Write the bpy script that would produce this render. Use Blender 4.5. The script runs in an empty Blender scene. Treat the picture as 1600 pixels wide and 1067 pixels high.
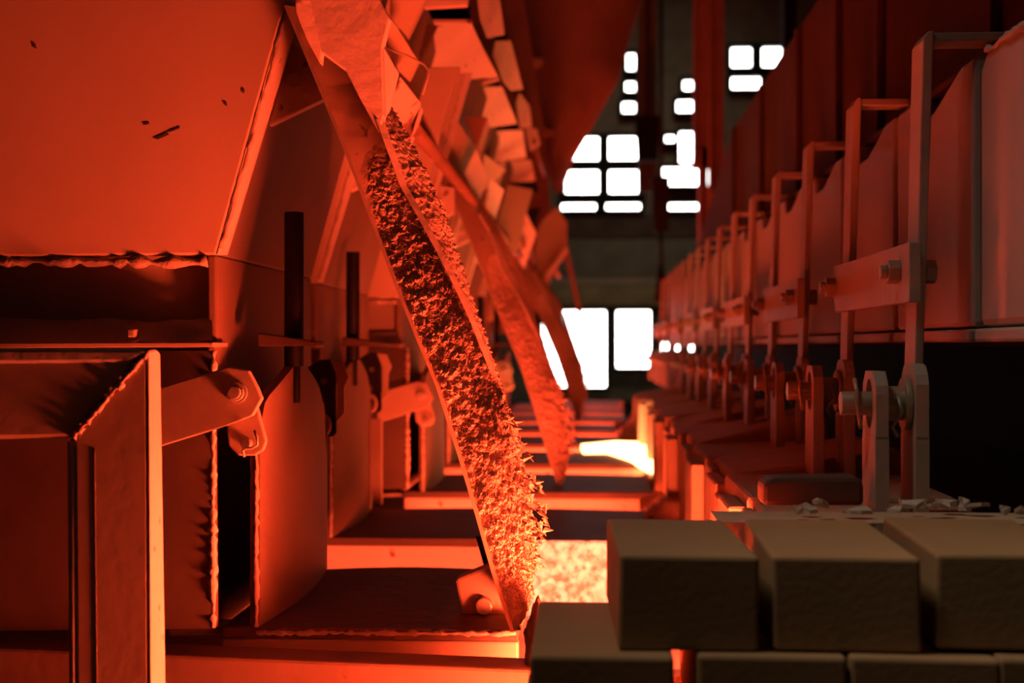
import bpy, bmesh, math, random
from mathutils import Vector, Matrix, noise

random.seed(7)
SC = bpy.context.scene
COL = SC.collection
V = Vector

# ---------------------------------------------------------------- camera
F = 2222.0
EYE = 1.0
YAW = math.atan(125 / F)
PIT = math.atan(6.5 / F)
cd = bpy.data.cameras.new('camera')
cam = bpy.data.objects.new('camera', cd)
COL.objects.link(cam)
cd.sensor_width = 36.0
cd.lens = F / 1600 * 36
cd.clip_start = 0.02
cam.location = (0, 0, EYE)
cam.rotation_euler = (math.pi / 2 + PIT, 0, YAW)
cd.dof.use_dof = True
cd.dof.focus_distance = 1.68
cd.dof.aperture_fstop = 5.0
SC.camera = cam
RM = cam.rotation_euler.to_matrix()


def P(px, py, y):
    """world point on the plane at distance y along the aisle"""
    d = RM @ V(((px - 800) / F, -(py - 533.5) / F, -1))
    return V((0, 0, EYE)) + d * (y / d.y)


# ---------------------------------------------------------------- world, lamps, exposure
SC.view_settings.view_transform = 'Standard'
SC.view_settings.look = 'None'
SC.view_settings.exposure = 0.3
SC.view_settings.gamma = 1.0
SC.view_settings.use_curve_mapping = False
w = bpy.data.worlds.new('hall_air')
SC.world = w
w.use_nodes = True
w.node_tree.nodes['Background'].inputs[0].default_value = (0.9, 0.8, 0.62, 1)
w.node_tree.nodes['Background'].inputs[1].default_value = 0.003
GLOW = (1.0, 0.078, 0.025)
LAVA_STRENGTH = 14.0
SKIN_STRENGTH = 0.8
WARM_STRENGTH = 1.3
HEAP_STRENGTH = 560.0


def lamp(name, loc, target, size, energy, color, spread=3.14):
    ld = bpy.data.lights.new(name, 'AREA')
    ld.shape = 'RECTANGLE'
    ld.size, ld.size_y = size
    ld.energy = energy
    ld.color = color
    o = bpy.data.objects.new(name, ld)
    COL.objects.link(o)
    o.location = loc
    o.rotation_euler = (V(target) - V(loc)).to_track_quat('-Z', 'Y').to_euler()
    ld.spread = spread
    return o


# dim hall lamp high up on the near side
lamp('hall_lamp', (-0.75, 0.9, 3.0), (0.42, 0.98, 0.85), (0.5, 0.5), 0.75, (1.0, 0.78, 0.56), .62)
# added fill light without a fixture, brightens the far wall bands
lamp('far_wall_fill', (0.6, 14.5, 5.6), (0.6, 18, 2.2), (1.0, 1.0), 6.0, (1.0, 0.86, 0.6), 1.6)


# ---------------------------------------------------------------- materials
def mat(name, col, rough=0.6, metal=0.0, var=0.25, spots=0.0, spot_col=(.05, .03, .02), bump=0.15,
        bscale=60.0, spec=0.3, vscale=6.0):
    m = bpy.data.materials.new(name)
    m.use_nodes = True
    nt = m.node_tree
    N, L = nt.nodes, nt.links
    b = N['Principled BSDF']
    b.inputs['Roughness'].default_value = rough
    b.inputs['Metallic'].default_value = metal
    b.inputs['Specular IOR Level'].default_value = spec
    tc = N.new('ShaderNodeTexCoord')
    n1 = N.new('ShaderNodeTexNoise')
    n1.inputs['Scale'].default_value = vscale
    n1.inputs['Detail'].default_value = 6
    L.new(tc.outputs['Object'], n1.inputs['Vector'])
    r = N.new('ShaderNodeValToRGB')
    r.color_ramp.elements[0].position = .3
    r.color_ramp.elements[1].position = .7
    r.color_ramp.elements[0].color = tuple(c * (1 - var) for c in col) + (1,)
    r.color_ramp.elements[1].color = tuple(min(1, c * (1 + var)) for c in col) + (1,)
    L.new(n1.outputs['Fac'], r.inputs['Fac'])
    out = r.outputs['Color']
    if spots > 0:
        n2 = N.new('ShaderNodeTexNoise')
        n2.inputs['Scale'].default_value = 26
        n2.inputs['Detail'].default_value = 8
        L.new(tc.outputs['Object'], n2.inputs['Vector'])
        r2 = N.new('ShaderNodeValToRGB')
        t = .78 - spots * .35
        r2.color_ramp.elements[0].position = t
        r2.color_ramp.elements[1].position = t + .04
        L.new(n2.outputs['Fac'], r2.inputs['Fac'])
        mx = N.new('ShaderNodeMix')
        mx.data_type = 'RGBA'
        L.new(r2.outputs['Color'], mx.inputs[0])
        L.new(out, mx.inputs[6])
        mx.inputs[7].default_value = spot_col + (1,)
        out = mx.outputs[2]
    L.new(out, b.inputs['Base Color'])
    n3 = N.new('ShaderNodeTexNoise')
    n3.inputs['Scale'].default_value = bscale
    n3.inputs['Detail'].default_value = 5
    L.new(tc.outputs['Object'], n3.inputs['Vector'])
    bp = N.new('ShaderNodeBump')
    bp.inputs['Strength'].default_value = bump
    bp.inputs['Distance'].default_value = .01
    L.new(n3.outputs['Fac'], bp.inputs['Height'])
    L.new(bp.outputs['Normal'], b.inputs['Normal'])
    return m


def emit(name, col, strength, var=0.0, vscale=5.0):
    m = bpy.data.materials.new(name)
    m.use_nodes = True
    nt = m.node_tree
    N, L = nt.nodes, nt.links
    N.remove(N['Principled BSDF'])
    e = N.new('ShaderNodeEmission')
    e.inputs[0].default_value = tuple(col) + (1,)
    e.inputs[1].default_value = strength
    if var > 0:
        tc = N.new('ShaderNodeTexCoord')
        n = N.new('ShaderNodeTexNoise')
        n.inputs['Scale'].default_value = vscale
        n.inputs['Detail'].default_value = 5
        L.new(tc.outputs['Object'], n.inputs['Vector'])
        mr = N.new('ShaderNodeMapRange')
        mr.inputs[1].default_value = .35
        mr.inputs[2].default_value = .65
        mr.inputs[3].default_value = strength * (1 - var)
        mr.inputs[4].default_value = strength * (1 + var)
        L.new(n.outputs['Fac'], mr.inputs[0])
        L.new(mr.outputs[0], e.inputs[1])
    L.new(e.outputs[0], N['Material Output'].inputs[0])
    return m


M = dict(
    paint=mat('dusty_tan_paint', (.46, .34, .24), .62, 0, .08, .06, (.06, .04, .03), .03, 40),
    steel=mat('dusty_steel', (.40, .30, .22), .6, 0, .12, .12, (.08, .05, .03), .04, 70),
    dark=mat('dark_dusty_steel', (.09, .055, .04), .7, 0, .3, .1, (.03, .02, .02), .2, 50),
    pale=mat('pale_scaled_plate', (.62, .50, .42), .6, 0, .15, .35, (.22, .10, .06), .2, 50),
    patch=mat('peeling_plate', (.58, .46, .37), .7, 0, .2, .68, (.20, .10, .07), .25, 60),
    crust=mat('slag_crust', (.56, .40, .31), .8, 0, .3, .25, (.20, .10, .06), .7, 160),
    crustred=mat('ember_slag', (.34, .20, .12), .9, 0, .5, .5, (.12, .06, .04), .8, 110),
    weld=mat('weld_metal', (.46, .36, .28), .5, 0, .2, .1, (.1, .06, .04), .4, 120),
    shadebrown=mat('shaded_dark_brown', (.085, .055, .04), .75, 0, .3, .1, (.03, .02, .015), .05, 30),  # dark brown holds the lower panel's shade in its colour; also the slag lump
    side=mat('shaded_tan_sheet', (.19, .125, .085), .65, 0, .12, .1, (.06, .04, .03), .03, 40),  # tan darkened so the shade inside the casings sits in the colour
    panelpaint=mat('brightened_tan_paint', (.60, .45, .32), .55, 0, .06, .03, (.08, .05, .04), .02, 40),  # tan paint lightened to stand in for stronger light on the panel
    bar=mat('bar_steel', (.38, .25, .18), .65, 0, .15, .28, (.07, .04, .03), .1, 50),
    rust=mat('rusty_plate', (.20, .13, .09), .7, 0, .25, .2, (.06, .03, .02), .06, 60),
    black=mat('black_bar', (.006, .006, .006), .6, 0, .2, 0, bump=.05),
    void=mat('near_black', (.01, .009, .008), .9, 0, .3, 0, bump=.05),  # near-black for cavities, slots, window bars and hoists
    brick=mat('fire_brick', (.33, .22, .115), .85, 0, .10, .06, (.12, .07, .04), .05, 160, .15),
    brick2=mat('fire_brick_warm', (.36, .235, .125), .85, 0, .12, .05, (.14, .08, .05), .05, 160, .15),
    white=mat('white_panel_paint', (.42, .39, .37), .5, 0, .06, .04, (.3, .2, .15), .06, 30, .4),
    grey=mat('grey_bracket_steel', (.42, .37, .33), .55, 0, .12, .05, (.1, .08, .06), .12, 60),
    bolt=mat('bolt_steel', (.40, .34, .27), .4, .3, .15, .05, bump=.1),
    lining=mat('lining_block', (.50, .38, .28), .85, 0, .15, .1, (.2, .12, .08), .3, 70, .1),
    hood=mat('hood_paint', (.30, .16, .11), .7, 0, .15, .08, (.05, .02, .02), .1, 20, .1),
    hooddark=mat('hood_paint_dark', (.10, .055, .04), .8, 0, .15, .08, (.03, .02, .02), .05, 20, .1),  # darker copy of the hood paint for the right-hand panels
    wall=mat('hall_concrete', (.20, .17, .13), .9, 0, .2, 0, bump=.1),
    tan=mat('hall_band_paint', (.36, .27, .15), .9, 0, .2, 0, bump=.1),
    flake=mat('ash_flake', (.52, .46, .40), .8, 0, .25, .1, (.2, .15, .12), .5, 90),
    lava=emit('molten_surface', GLOW, LAVA_STRENGTH, .45, 4.0),
    warm=emit('cooling_melt', GLOW, WARM_STRENGTH, .45, 5.0),
    skin=emit('skinned_melt', GLOW, SKIN_STRENGTH, .5, 6.0),
    melt=emit('white_hot_melt', (1.0, .30, .10), 14.0, .2, 9.0),
    heap=emit('white_hot_heap', GLOW, HEAP_STRENGTH, .2, 12.0),
    day=emit('daylight_pane', (1.0, .98, .93), 9.0),
)


# ---------------------------------------------------------------- mesh builder
class MB:
    def __init__(self):
        self.v, self.f, self.smooth = [], [], []

    def add(self, vs, fs, smooth=False):
        o = len(self.v)
        self.v += [V(p) for p in vs]
        self.f += [[i + o for i in f] for f in fs]
        self.smooth += [smooth] * len(fs)
        return self

    def prism(self, pts, ext):
        n = len(pts)
        e = V(ext)
        vs = [V(p) for p in pts] + [V(p) + e for p in pts]
        fs = [list(range(n)), list(range(2 * n - 1, n - 1, -1))]
        fs += [[i, (i + 1) % n, n + (i + 1) % n, n + i] for i in range(n)]
        return self.add(vs, fs)

    def box(self, lo, hi):
        x0, y0, z0 = lo
        x1, y1, z1 = hi
        return self.prism([(x0, y0, z0), (x1, y0, z0), (x1, y0, z1), (x0, y0, z1)], (0, y1 - y0, 0))

    def cyl(self, a, b, r, n=20, r2=None, hexa=False):
        a, b = V(a), V(b)
        d = (b - a).normalized()
        u = d.orthogonal().normalized()
        q = d.cross(u)
        r2 = r if r2 is None else r2
        k = 6 if hexa else n
        vs = [a + (u * math.cos(t) + q * math.sin(t)) * r for t in [2 * math.pi * i / k for i in range(k)]]
        vs += [b + (u * math.cos(t) + q * math.sin(t)) * r2 for t in [2 * math.pi * i / k for i in range(k)]]
        self.add(vs, [list(range(k - 1, -1, -1)), list(range(k, 2 * k))])
        o = len(self.v) - 2 * k
        for i in range(k):
            self.f.append([o + i, o + (i + 1) % k, o + k + (i + 1) % k, o + k + i])
            self.smooth.append(not hexa)
        return self

    def tube(self, path, r, n=8, jit=0.0):
        path = [V(p) for p in path]
        rings = []
        for i, p in enumerate(path):
            d = (path[min(i + 1, len(path) - 1)] - path[max(i - 1, 0)]).normalized()
            u = d.cross(V((.13, .97, .2))).normalized()
            q = d.cross(u)
            rr = r * (1 + jit * random.uniform(-1, 1))
            rings.append([p + (u * math.cos(2 * math.pi * k / n) + q * math.sin(2 * math.pi * k / n)) * rr for k in range(n)])
        vs = [x for g in rings for x in g]
        fs = [[i * n + k, i * n + (k + 1) % n, (i + 1) * n + (k + 1) % n, (i + 1) * n + k]
              for i in range(len(path) - 1) for k in range(n)]
        fs += [list(range(n - 1, -1, -1)), [(len(path) - 1) * n + k for k in range(n)]]
        return self.add(vs, fs, True)

    def grid(self, fn, nu, nv, smooth=True):
        vs = [fn(i / nu, j / nv) for j in range(nv + 1) for i in range(nu + 1)]
        fs = [[j * (nu + 1) + i, j * (nu + 1) + i + 1, (j + 1) * (nu + 1) + i + 1, (j + 1) * (nu + 1) + i]
              for j in range(nv) for i in range(nu)]
        return self.add(vs, fs, smooth)

    def ring(self, outer, inner, ext):
        """plate with a hole: matching outer and inner loops"""
        n = len(outer)
        e = V(ext)
        vs = [V(p) for p in outer] + [V(p) for p in inner]
        vs += [p + e for p in vs]
        fs = []
        for i in range(n):
            j = (i + 1) % n
            fs += [[i, j, n + j, n + i], [2 * n + j, 2 * n + i, 3 * n + i, 3 * n + j],
                   [i, 2 * n + i, 2 * n + j, j], [n + i, n + j, 3 * n + j, 3 * n + i]]
        return self.add(vs, fs)


def base_of(*mbs):
    ps = [p for m in mbs for p in m.v]
    lo = [min(p[k] for p in ps) for k in range(3)]
    hi = [max(p[k] for p in ps) for k in range(3)]
    return V(((lo[0] + hi[0]) / 2, (lo[1] + hi[1]) / 2, lo[2]))


def tag(o, label=None, cat=None, group=None, kind=None):
    if label: o['label'] = label
    if cat: o['category'] = cat
    if group: o['group'] = group
    if kind: o['kind'] = kind
    return o


def empty(name, loc, label, cat, group=None):
    o = bpy.data.objects.new(name, None)
    COL.objects.link(o)
    o.location = loc
    o.empty_display_size = .05
    return tag(o, label, cat, group)


def origin_of(o):
    p = V(o.location)
    while o.parent:
        o = o.parent
        p += V(o.location)
    return p


def build(name, mb, m, parent=None, bevel=0.0, label=None, recalc=True):
    """ONE mesh object; vertices are given in world space"""
    base = origin_of(parent) if parent else base_of(mb)
    me = bpy.data.meshes.new(name)
    me.from_pydata([p - base for p in mb.v], [], mb.f)
    me.polygons.foreach_set('use_smooth', mb.smooth)
    if recalc:
        b = bmesh.new()
        b.from_mesh(me)
        bmesh.ops.recalc_face_normals(b, faces=b.faces)
        b.to_mesh(me)
        b.free()
    me.materials.append(M[m] if isinstance(m, str) else m)
    o = bpy.data.objects.new(name, me)
    COL.objects.link(o)
    if parent:
        o.parent = parent
    else:
        o.location = base
    if bevel:
        bv = o.modifiers.new('edge', 'BEVEL')
        bv.width = bevel
        bv.segments = 2
        bv.limit_method = 'ANGLE'
        bv.angle_limit = .6
    if label:
        o['label'] = label
    return o


def copy_tree(o, parent=None, off=None):
    c = o.copy()
    COL.objects.link(c)
    if parent: c.parent = parent
    if off is not None: c.location = V(o.location) + V(off)
    for ch in list(o.children):
        copy_tree(ch, c)
    return c


def px_slab(name, outline, y, t, m, label, cat, group=None, bevel=.002, tilt=0.0, lean=0.0):
    """flat plate standing across the aisle; tilt moves its right side away (tilt>0)"""
    xs = [p[0] for p in outline]
    x0, x1 = min(xs), max(xs)
    ys = [p[1] for p in outline]
    y0, y1 = min(ys), max(ys)
    pts = [P(a, b, y + tilt * (a - x0) / max(1, x1 - x0) + lean * ((b - y0) / max(1, y1 - y0) - .5)) for a, b in outline]
    mb = MB().prism(pts, (0, t, 0))
    o = build(name, mb, m, None, bevel)
    return tag(o, label, cat, group)


ORD = ['nearest', 'second', 'third', 'fourth', 'fifth', 'sixth', 'seventh', 'eighth', 'ninth', 'tenth', 'eleventh',
       'twelfth', 'thirteenth', 'fourteenth', 'fifteenth', 'sixteenth']


def nz(x, y, z=0.0, s=1.0):
    return noise.noise(V((x, y, z)) * s)


# ---------------------------------------------------------------- hall shell
def struct(name, mb, m):
    o = build(name, mb, m)
    return tag(o, kind='structure')


struct('floor', MB().box((-5, -2, -.1), (5, 18.2, .0)), 'wall')
struct('ceiling', MB().box((-5, -2, 6.0), (5, 18.2, 6.1)), 'wall')
struct('wall_left', MB().box((-5.1, -2, .3), (-5, 18.2, 6.0)), 'wall')
struct('wall_right', MB().box((5, -2, .3), (5.1, 18.2, 6.0)), 'wall')
struct('wall_near', MB().box((-5, -2.1, .3), (5, -2, 6.0)), 'wall')
YF = 18.0


def far_box(mb, x0, y0, x1, y1, ya, t):
    """box whose front face covers this picture rectangle at distance ya"""
    a, b = P(x0, y1, ya), P(x1, y0, ya)
    return mb.box((a.x, ya, a.z), (b.x, ya + t, b.z))


struct('wall_far', MB().box((-5, YF + .12, .3), (5, YF + .22, 6.0)), 'wall')
# painted bands under the high windows
for i, (y0, y1, m) in enumerate([(334, 372, 'dark'), (372, 432, 'wall'), (432, 446, 'steel'), (446, 478, 'tan')]):
    mb = MB()
    far_box(mb, 780, y0, 1300, y1, YF + .02 - .01 * (i % 2), .11)
    struct('trim_%d' % (i + 1), mb, m)


def window(n, x0, y0, x1, y1, cols, rows, ya=YF, pane_out=0):
    """bright factory window: frame, sash bars and separate panes"""
    fr = MB()
    a, b = P(x0, y1, ya), P(x1, y0, ya)
    t = .05
    fr.box((a.x - t, ya - .04, a.z - t), (a.x, ya + .12, b.z + t)).box((b.x, ya - .04, a.z - t), (b.x + t, ya + .12, b.z + t))
    fr.box((a.x, ya - .04, b.z), (b.x, ya + .12, b.z + t)).box((a.x, ya - .04, a.z - t), (b.x, ya + .12, a.z))
    root = tag(build('window_%d' % n, fr, 'void'), kind='structure')
    g = .07
    cw, ch = (b.x - a.x) / cols, (b.z - a.z) / rows
    for i in range(cols):
        for j in range(rows):
            mb = MB().box((a.x + i * cw + g * (i > 0), ya + .06, a.z + j * ch + g * (j > 0)),
                          (a.x + (i + 1) * cw - g * (i < cols - 1), ya + .075, a.z + (j + 1) * ch - g * (j < rows - 1)))
            build('pane', mb, 'day', root)
    for i in range(1, cols):
        build('glazing_bar', MB().box((a.x + i * cw - g, ya - .02, a.z), (a.x + i * cw + g, ya + .1, b.z)), 'void', root)
    for j in range(1, rows):
        build('glazing_bar', MB().box((a.x, ya - .01, a.z + j * ch - g), (b.x, ya + .09, a.z + j * ch + g)), 'void', root)


window(1, 884, 214, 1003, 302, 2, 2)
window(2, 878, 318, 1000, 328, 2, 1)
window(3, 1035, 262, 1108, 290, 1, 1)
window(4, 1062, 206, 1106, 254, 1, 1)
window(5, 1025, 318, 1105, 328, 1, 1)
window(6, 848, 486, 946, 604, 1, 1)
window(7, 964, 486, 1016, 574, 1, 1)
window(8, 1143, 74, 1222, 105, 2, 1)
window(9, 1143, 121, 1188, 139, 1, 1)
window(10, 980, 84, 992, 110, 1, 1)
window(11, 978, 128, 992, 143, 1, 1)
window(12, 973, 160, 992, 176, 1, 1)
window(13, 1068, 126, 1082, 141, 1, 1)
window(14, 1058, 157, 1082, 175, 1, 1)
window(15, 1040, 212, 1054, 222, 1, 1)
window(16, 1034, 536, 1046, 550, 1, 1)
window(17, 1052, 537, 1066, 549, 1, 1)
window(18, 1070, 540, 1086, 547, 1, 1)

# ---------------------------------------------------------------- molten bath in its trough
BZ = .52
bm_ = MB()
bm_.grid(lambda u, v: V((-.40 + .60 * u, 1.60 + 8.07 * v, BZ + .012 * nz(u * 6, v * 60))), 12, 160)
bath = tag(build('molten_bath', bm_, 'lava', recalc=False),
           'glowing molten bath lying in the trough under the grating plates', 'molten metal', kind='stuff')
bath.data.materials.append(M['skin'])
bath.data.materials.append(M['warm'])
for p in bath.data.polygons:      # the near end has skinned over, the far end is still bright
    yy = bath.location.y + p.center.y
    p.material_index = 1 if yy < 2.1 else 2 if yy < 2.75 else 0
struct('trim_5', MB().box((-.42, 1.0, .0), (.52, 1.05, .50)), 'dark')          # near end wall of the trough
struct('trim_6', MB().box((-2.2, 1.27, .0), (-.40, 9.8, .55)), 'dark')           # ground under the left row
struct('trim_7', MB().box((.21, 1.27, .0), (1.2, 9.8, .50)), 'dark')             # ground under the right row
struct('trim_8', MB().box((-.40, 9.67, .3), (.21, 9.8, .62)), 'dark')

# ---------------------------------------------------------------- grating plates across the trough
PZ = .66                      # top of plates
Y1 = 1.70
STEP = .80
plate_y = [Y1 + STEP * k for k in range(9)]
for k, y in enumerate(plate_y):
    dx = [0, -.05, .01, -.02, -.015, 0, 0, 0, 0][k]
    xr = [-.088, .16, .14, .15, .16, .16, .16, .16, .16][k]
    root = empty('grating_plate', (-.25, y, PZ - .05),
                 '%s dark flat grating plate laid across the glowing trough' % (ORD[k].capitalize() if k else 'Nearest')
                 if k else 'Nearest dark flat grating plate, under the foot of the big crusted bar', 'plate', 'grating plates across the trough')
    xl = -.448 + dx
    # top sheet with a slightly bowed far edge
    n = 14
    far = [(xl + (xr - xl) * i / n, y + .43 + .045 * math.sin(math.pi * i / n), PZ) for i in range(n, -1, -1)]
    top = MB().prism([(xl, y, PZ), (xr, y, PZ)] + far, (0, 0, -.014))
    build('top_sheet', top, 'dark', root, .002)
    build('front_web', MB().box((xl, y, PZ - .115 if k else PZ - .045), (xr, y + .02, PZ - .014)), 'pale' if k else 'steel', root, .003)
    if k == 0:
        wb = MB()
        a = P(400, 988, y - .001)
        b = P(806, 990, y - .001)
        wb.tube([a.lerp(b, i / 60) + V((0, 0, random.uniform(-.001, .001))) for i in range(61)], .0028, 6, .6)
        build('weld_bead', wb, 'weld', root)

# front beam below the nearest plate
fb = MB()
a, b = P(-200, 1004, 1.58), P(850, 1047, 1.58)
fb.prism([(a.x, 1.58, a.z), (b.x, 1.58, b.z), (b.x, 1.58, .5), (a.x, 1.58, .5)], (0, .06, 0))
root = empty('front_beam', (-.5, 1.6, .5), 'long orange-lit steel beam running below the nearest grating plate', 'beam')
build('web', fb, 'rust', root, .004)

# rough refractory face right of the big bar
def rough_face(name, x0, x1, z0, z1, y, amp, m, label, cat, parent=None, depth=.06):
    mb = MB()
    mb.grid(lambda u, v: V((x0 + (x1 - x0) * u, y + amp * nz(u * (x1 - x0) * 60, v * (z1 - z0) * 60, 3 + y)
                            + amp * .5 * nz(u * (x1 - x0) * 170, v * (z1 - z0) * 170, 9), z0 + (z1 - z0) * v)), 90, 50)
    mb.add([(x0, y, z0), (x1, y, z0), (x1, y, z1), (x0, y, z1), (x0, y + depth, z0), (x1, y + depth, z0), (x1, y + depth, z1), (x0, y + depth, z1)],
           [[4, 5, 6, 7], [0, 1, 5, 4], [1, 2, 6, 5], [2, 3, 7, 6], [3, 0, 4, 7]])
    o = build(name, mb, m, parent, recalc=False)
    if not parent: tag(o, label, cat)
    return o


M['hot'] = mat('brightened_refractory', (.85, .68, .56), .8, 0, .2, .35, (.6, .35, .25), .5, 90)
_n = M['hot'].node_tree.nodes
_t = _n.new('ShaderNodeTexNoise')                 # uneven glow added to stand in for light falling on the slab
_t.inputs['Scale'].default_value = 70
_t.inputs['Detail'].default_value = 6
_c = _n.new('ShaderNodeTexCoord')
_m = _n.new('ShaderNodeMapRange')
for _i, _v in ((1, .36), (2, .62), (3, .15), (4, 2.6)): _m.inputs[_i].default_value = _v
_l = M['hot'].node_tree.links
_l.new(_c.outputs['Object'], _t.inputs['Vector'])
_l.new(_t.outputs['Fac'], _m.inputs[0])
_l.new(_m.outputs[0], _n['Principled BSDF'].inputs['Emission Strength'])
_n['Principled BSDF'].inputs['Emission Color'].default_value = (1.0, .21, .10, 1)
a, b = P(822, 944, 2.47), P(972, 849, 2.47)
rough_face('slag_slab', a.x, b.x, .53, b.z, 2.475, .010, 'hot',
           'brightly lit pitted slag slab between the big crusted bar and the bricks', 'slag')

# ---------------------------------------------------------------- left casings
CY = 1.75


def casing(k):
    nm = ORD[k]
    root = empty('furnace_casing', (-.7, CY, .55),
                 'large tan painted furnace casing with bent welded corner, nearest in its row', 'casing', 'furnace casings')
    up = [(-420, -330), (539, -330), (447, 0), (337, 398), (-420, 404)]
    build('upper_panel', MB().prism([P(x, y, CY) for x, y in up], (0, .02, 0)), 'panelpaint', root, .003)
    # weld bead along the bent corner
    wb = MB()
    line = [(539, -330), (447, 0), (337, 398)]
    pts = []
    for (xa, ya), (xb, yb) in zip(line, line[1:]):
        for i in range(40):
            t = i / 40
            pts.append(P(xa + (xb - xa) * t + random.uniform(-2, 2), ya + (yb - ya) * t, CY + .004) + V((.004, 0, 0)))
    wb.tube(pts, .0030, 7, .6)
    wb2 = [P(333 + random.uniform(-1, 1), 548 + i * 7.2, CY - .138) for i in range(61)]
    wb.tube(wb2, .0045, 7, .6)
    build('weld_bead', wb, 'weld', root)
    cst = MB()
    cst.prism([P(541, -330, CY + .001), P(568, -330, CY + .02), P(474, 0, CY + .02), P(449, 0, CY + .001)], (0, .008, 0))
    cst.prism([P(449, 0, CY + .001), P(474, 0, CY + .02), P(353, 398, CY + .02), P(339, 398, CY + .001)], (0, .008, 0))
    build('corner_strip', cst, 'pale', root)
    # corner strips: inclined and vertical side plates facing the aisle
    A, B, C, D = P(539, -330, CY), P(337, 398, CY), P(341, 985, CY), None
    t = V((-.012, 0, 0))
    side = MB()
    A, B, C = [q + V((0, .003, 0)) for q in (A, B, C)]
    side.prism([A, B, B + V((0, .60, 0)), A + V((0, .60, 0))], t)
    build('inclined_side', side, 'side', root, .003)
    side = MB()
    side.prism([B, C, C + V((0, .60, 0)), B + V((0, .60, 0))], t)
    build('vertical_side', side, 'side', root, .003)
    # recessed strip with lumpy weld
    build('recessed_strip', MB().prism([P(x, y, CY + .03) for x, y in [(-420, 392), (334, 392), (334, 520), (-420, 520)]], (0, .015, 0)), 'steel', root)
    lw = MB()
    lw.tube([P(-420 + i * 12.4, 408 + random.uniform(-2, 3), CY + .004) for i in range(61)], .006, 7, .6)
    build('weld_bead', lw, 'weld', root)
    # crumpled sheet on the shelf
    def cs(u, v):
        px = -420 + 752 * u
        d = .003 * nz(px * .01, v * 1.5) + (.007 * nz(px * .02, v * 2, 4) if px > 150 else 0)
        q = P(px, 537 - (38 + 6 * nz(px * .01, 2)) * v, CY - .04 + .05 * v)
        return q + V((0, -d, d))
    build('crumpled_sheet', MB().grid(cs, 90, 8), 'grey', root, recalc=False)
    build('shelf', MB().prism([P(x, y, CY - .045) for x, y in [(-420, 537), (333, 535), (333, 542), (-420, 546)]], (0, .07, 0)), 'steel', root, .001)
    # clip on the shelf
    build('clip', MB().box(P(198, 527, CY - .05), P(218, 514, CY - .03)), 'bolt', root, .002)
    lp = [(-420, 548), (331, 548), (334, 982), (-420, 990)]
    build('lower_panel', MB().prism([P(x, y, CY - .14) for x, y in lp], (0, .02, 0)), 'shadebrown', root)
    # foot
    ft = [(262, 984), (385, 980), (388, 990), (262, 994)]
    build('foot_flange', MB().prism([P(x, y, CY - .035) for x, y in ft], (0, .06, 0)), 'weld', root, .002)
    # gusset between casing and inclined bar
    gs = [(432, 68), (505, 78), (505, 155), (409, 201), (403, 192), (412, 128)]
    g = build('gusset', MB().prism([P(x, y, CY + .08) for x, y in gs], (0, .02, 0)), 'pale', root, .003)
    build('bolt_head', MB().cyl(P(460, 125, CY + .085), P(460, 125, CY + .068), .0095), 'bolt', g)
    # horizontal dark arm reaching out by the guide bar
    ar = [(402, 520), (445, 526), (500, 534), (500, 539), (440, 541), (402, 541)]
    build('arm', MB().prism([P(x, y, CY + .07) for x, y in ar], (0, .03, 0)), 'dark', root, .002)
    return root


cas = casing(0)
casing_dx = [0, -.03, .016, .0, .0, .0, .0, .0]
for k in range(1, 7):
    c = copy_tree(cas, None, (casing_dx[k], STEP * k, 0))
    c['label'] = '%s tan furnace casing with bent welded corner, counted from the big orange panel' % ORD[k].capitalize()

# paint chips on the big panel
for pts in [[(240, 216), (262, 206), (264, 210), (246, 218)], [(262, 205), (281, 198), (280, 201), (264, 207)], [(348, 158), (354, 160), (355, 166), (350, 163)],
            [(50, 66), (55, 68), (57, 76), (52, 74)], [(378, 138), (382, 140), (381, 146), (377, 143)], [(223, 192), (233, 191), (232, 194), (224, 195)]]:
    build('paint_chip', MB().prism([P(a, b, CY - .0008) for a, b in pts], (0, .002, 0)), 'dark', cas)

# side guard plates
def guard():
    X = -.402
    prof = [(1.705, .655), (1.715, .925), (1.74, .938), (1.885, .984), (2.03, .943), (2.12, .90), (2.145, .655)]
    root = empty('guard_plate', (X, 1.9, .655), 'Nearest upright peaked guard plate beside the narrow black gap', 'plate', 'peaked guard plates')
    pl = MB()
    # slightly bowed sheet facing the aisle
    def fx(y): return X + .012 * math.sin(math.pi * (y - 1.705) / .44)
    lo = []
    n = 24
    for i in range(n + 1):
        y = 1.705 + .44 * i / n
        for (ya, za), (yb, zb) in zip(prof, prof[1:]):
            if ya <= y <= yb + 1e-9:
                z = za + (zb - za) * (y - ya) / (yb - ya)
        if i == 0: z = .90
        if i == n: z = .88
        lo.append((y, z))
    vs = []
    for d in (0, -.012):
        for y, z in lo: vs += [V((fx(y) + d, y, .655)), V((fx(y) + d, y, z))]
    N2 = 2 * (n + 1)
    fs = []
    for i in range(n):
        a = 2 * i
        fs += [[a, a + 2, a + 3, a + 1], [N2 + a, N2 + a + 1, N2 + a + 3, N2 + a + 2], [a + 1, a + 3, N2 + a + 3, N2 + a + 1], [a, N2 + a, N2 + a + 2, a + 2]]
    fs += [[0, 1, N2 + 1, N2], [2 * n, N2 + 2 * n, N2 + 2 * n + 1, 2 * n + 1]]
    pl.add(vs, fs)
    build('sheet', pl, 'side', root)
    build('edge_weld', MB().tube([V((X - .004 + random.uniform(-.0008, .0008), 1.703, .66 + .24 * i / 40)) for i in range(41)], .003, 6, .5), 'weld', root)
    build('back_plate', MB().box((X - .06, 2.10, .655), (X - .012, 2.115, .93)), 'void', root)
    return root


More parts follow.
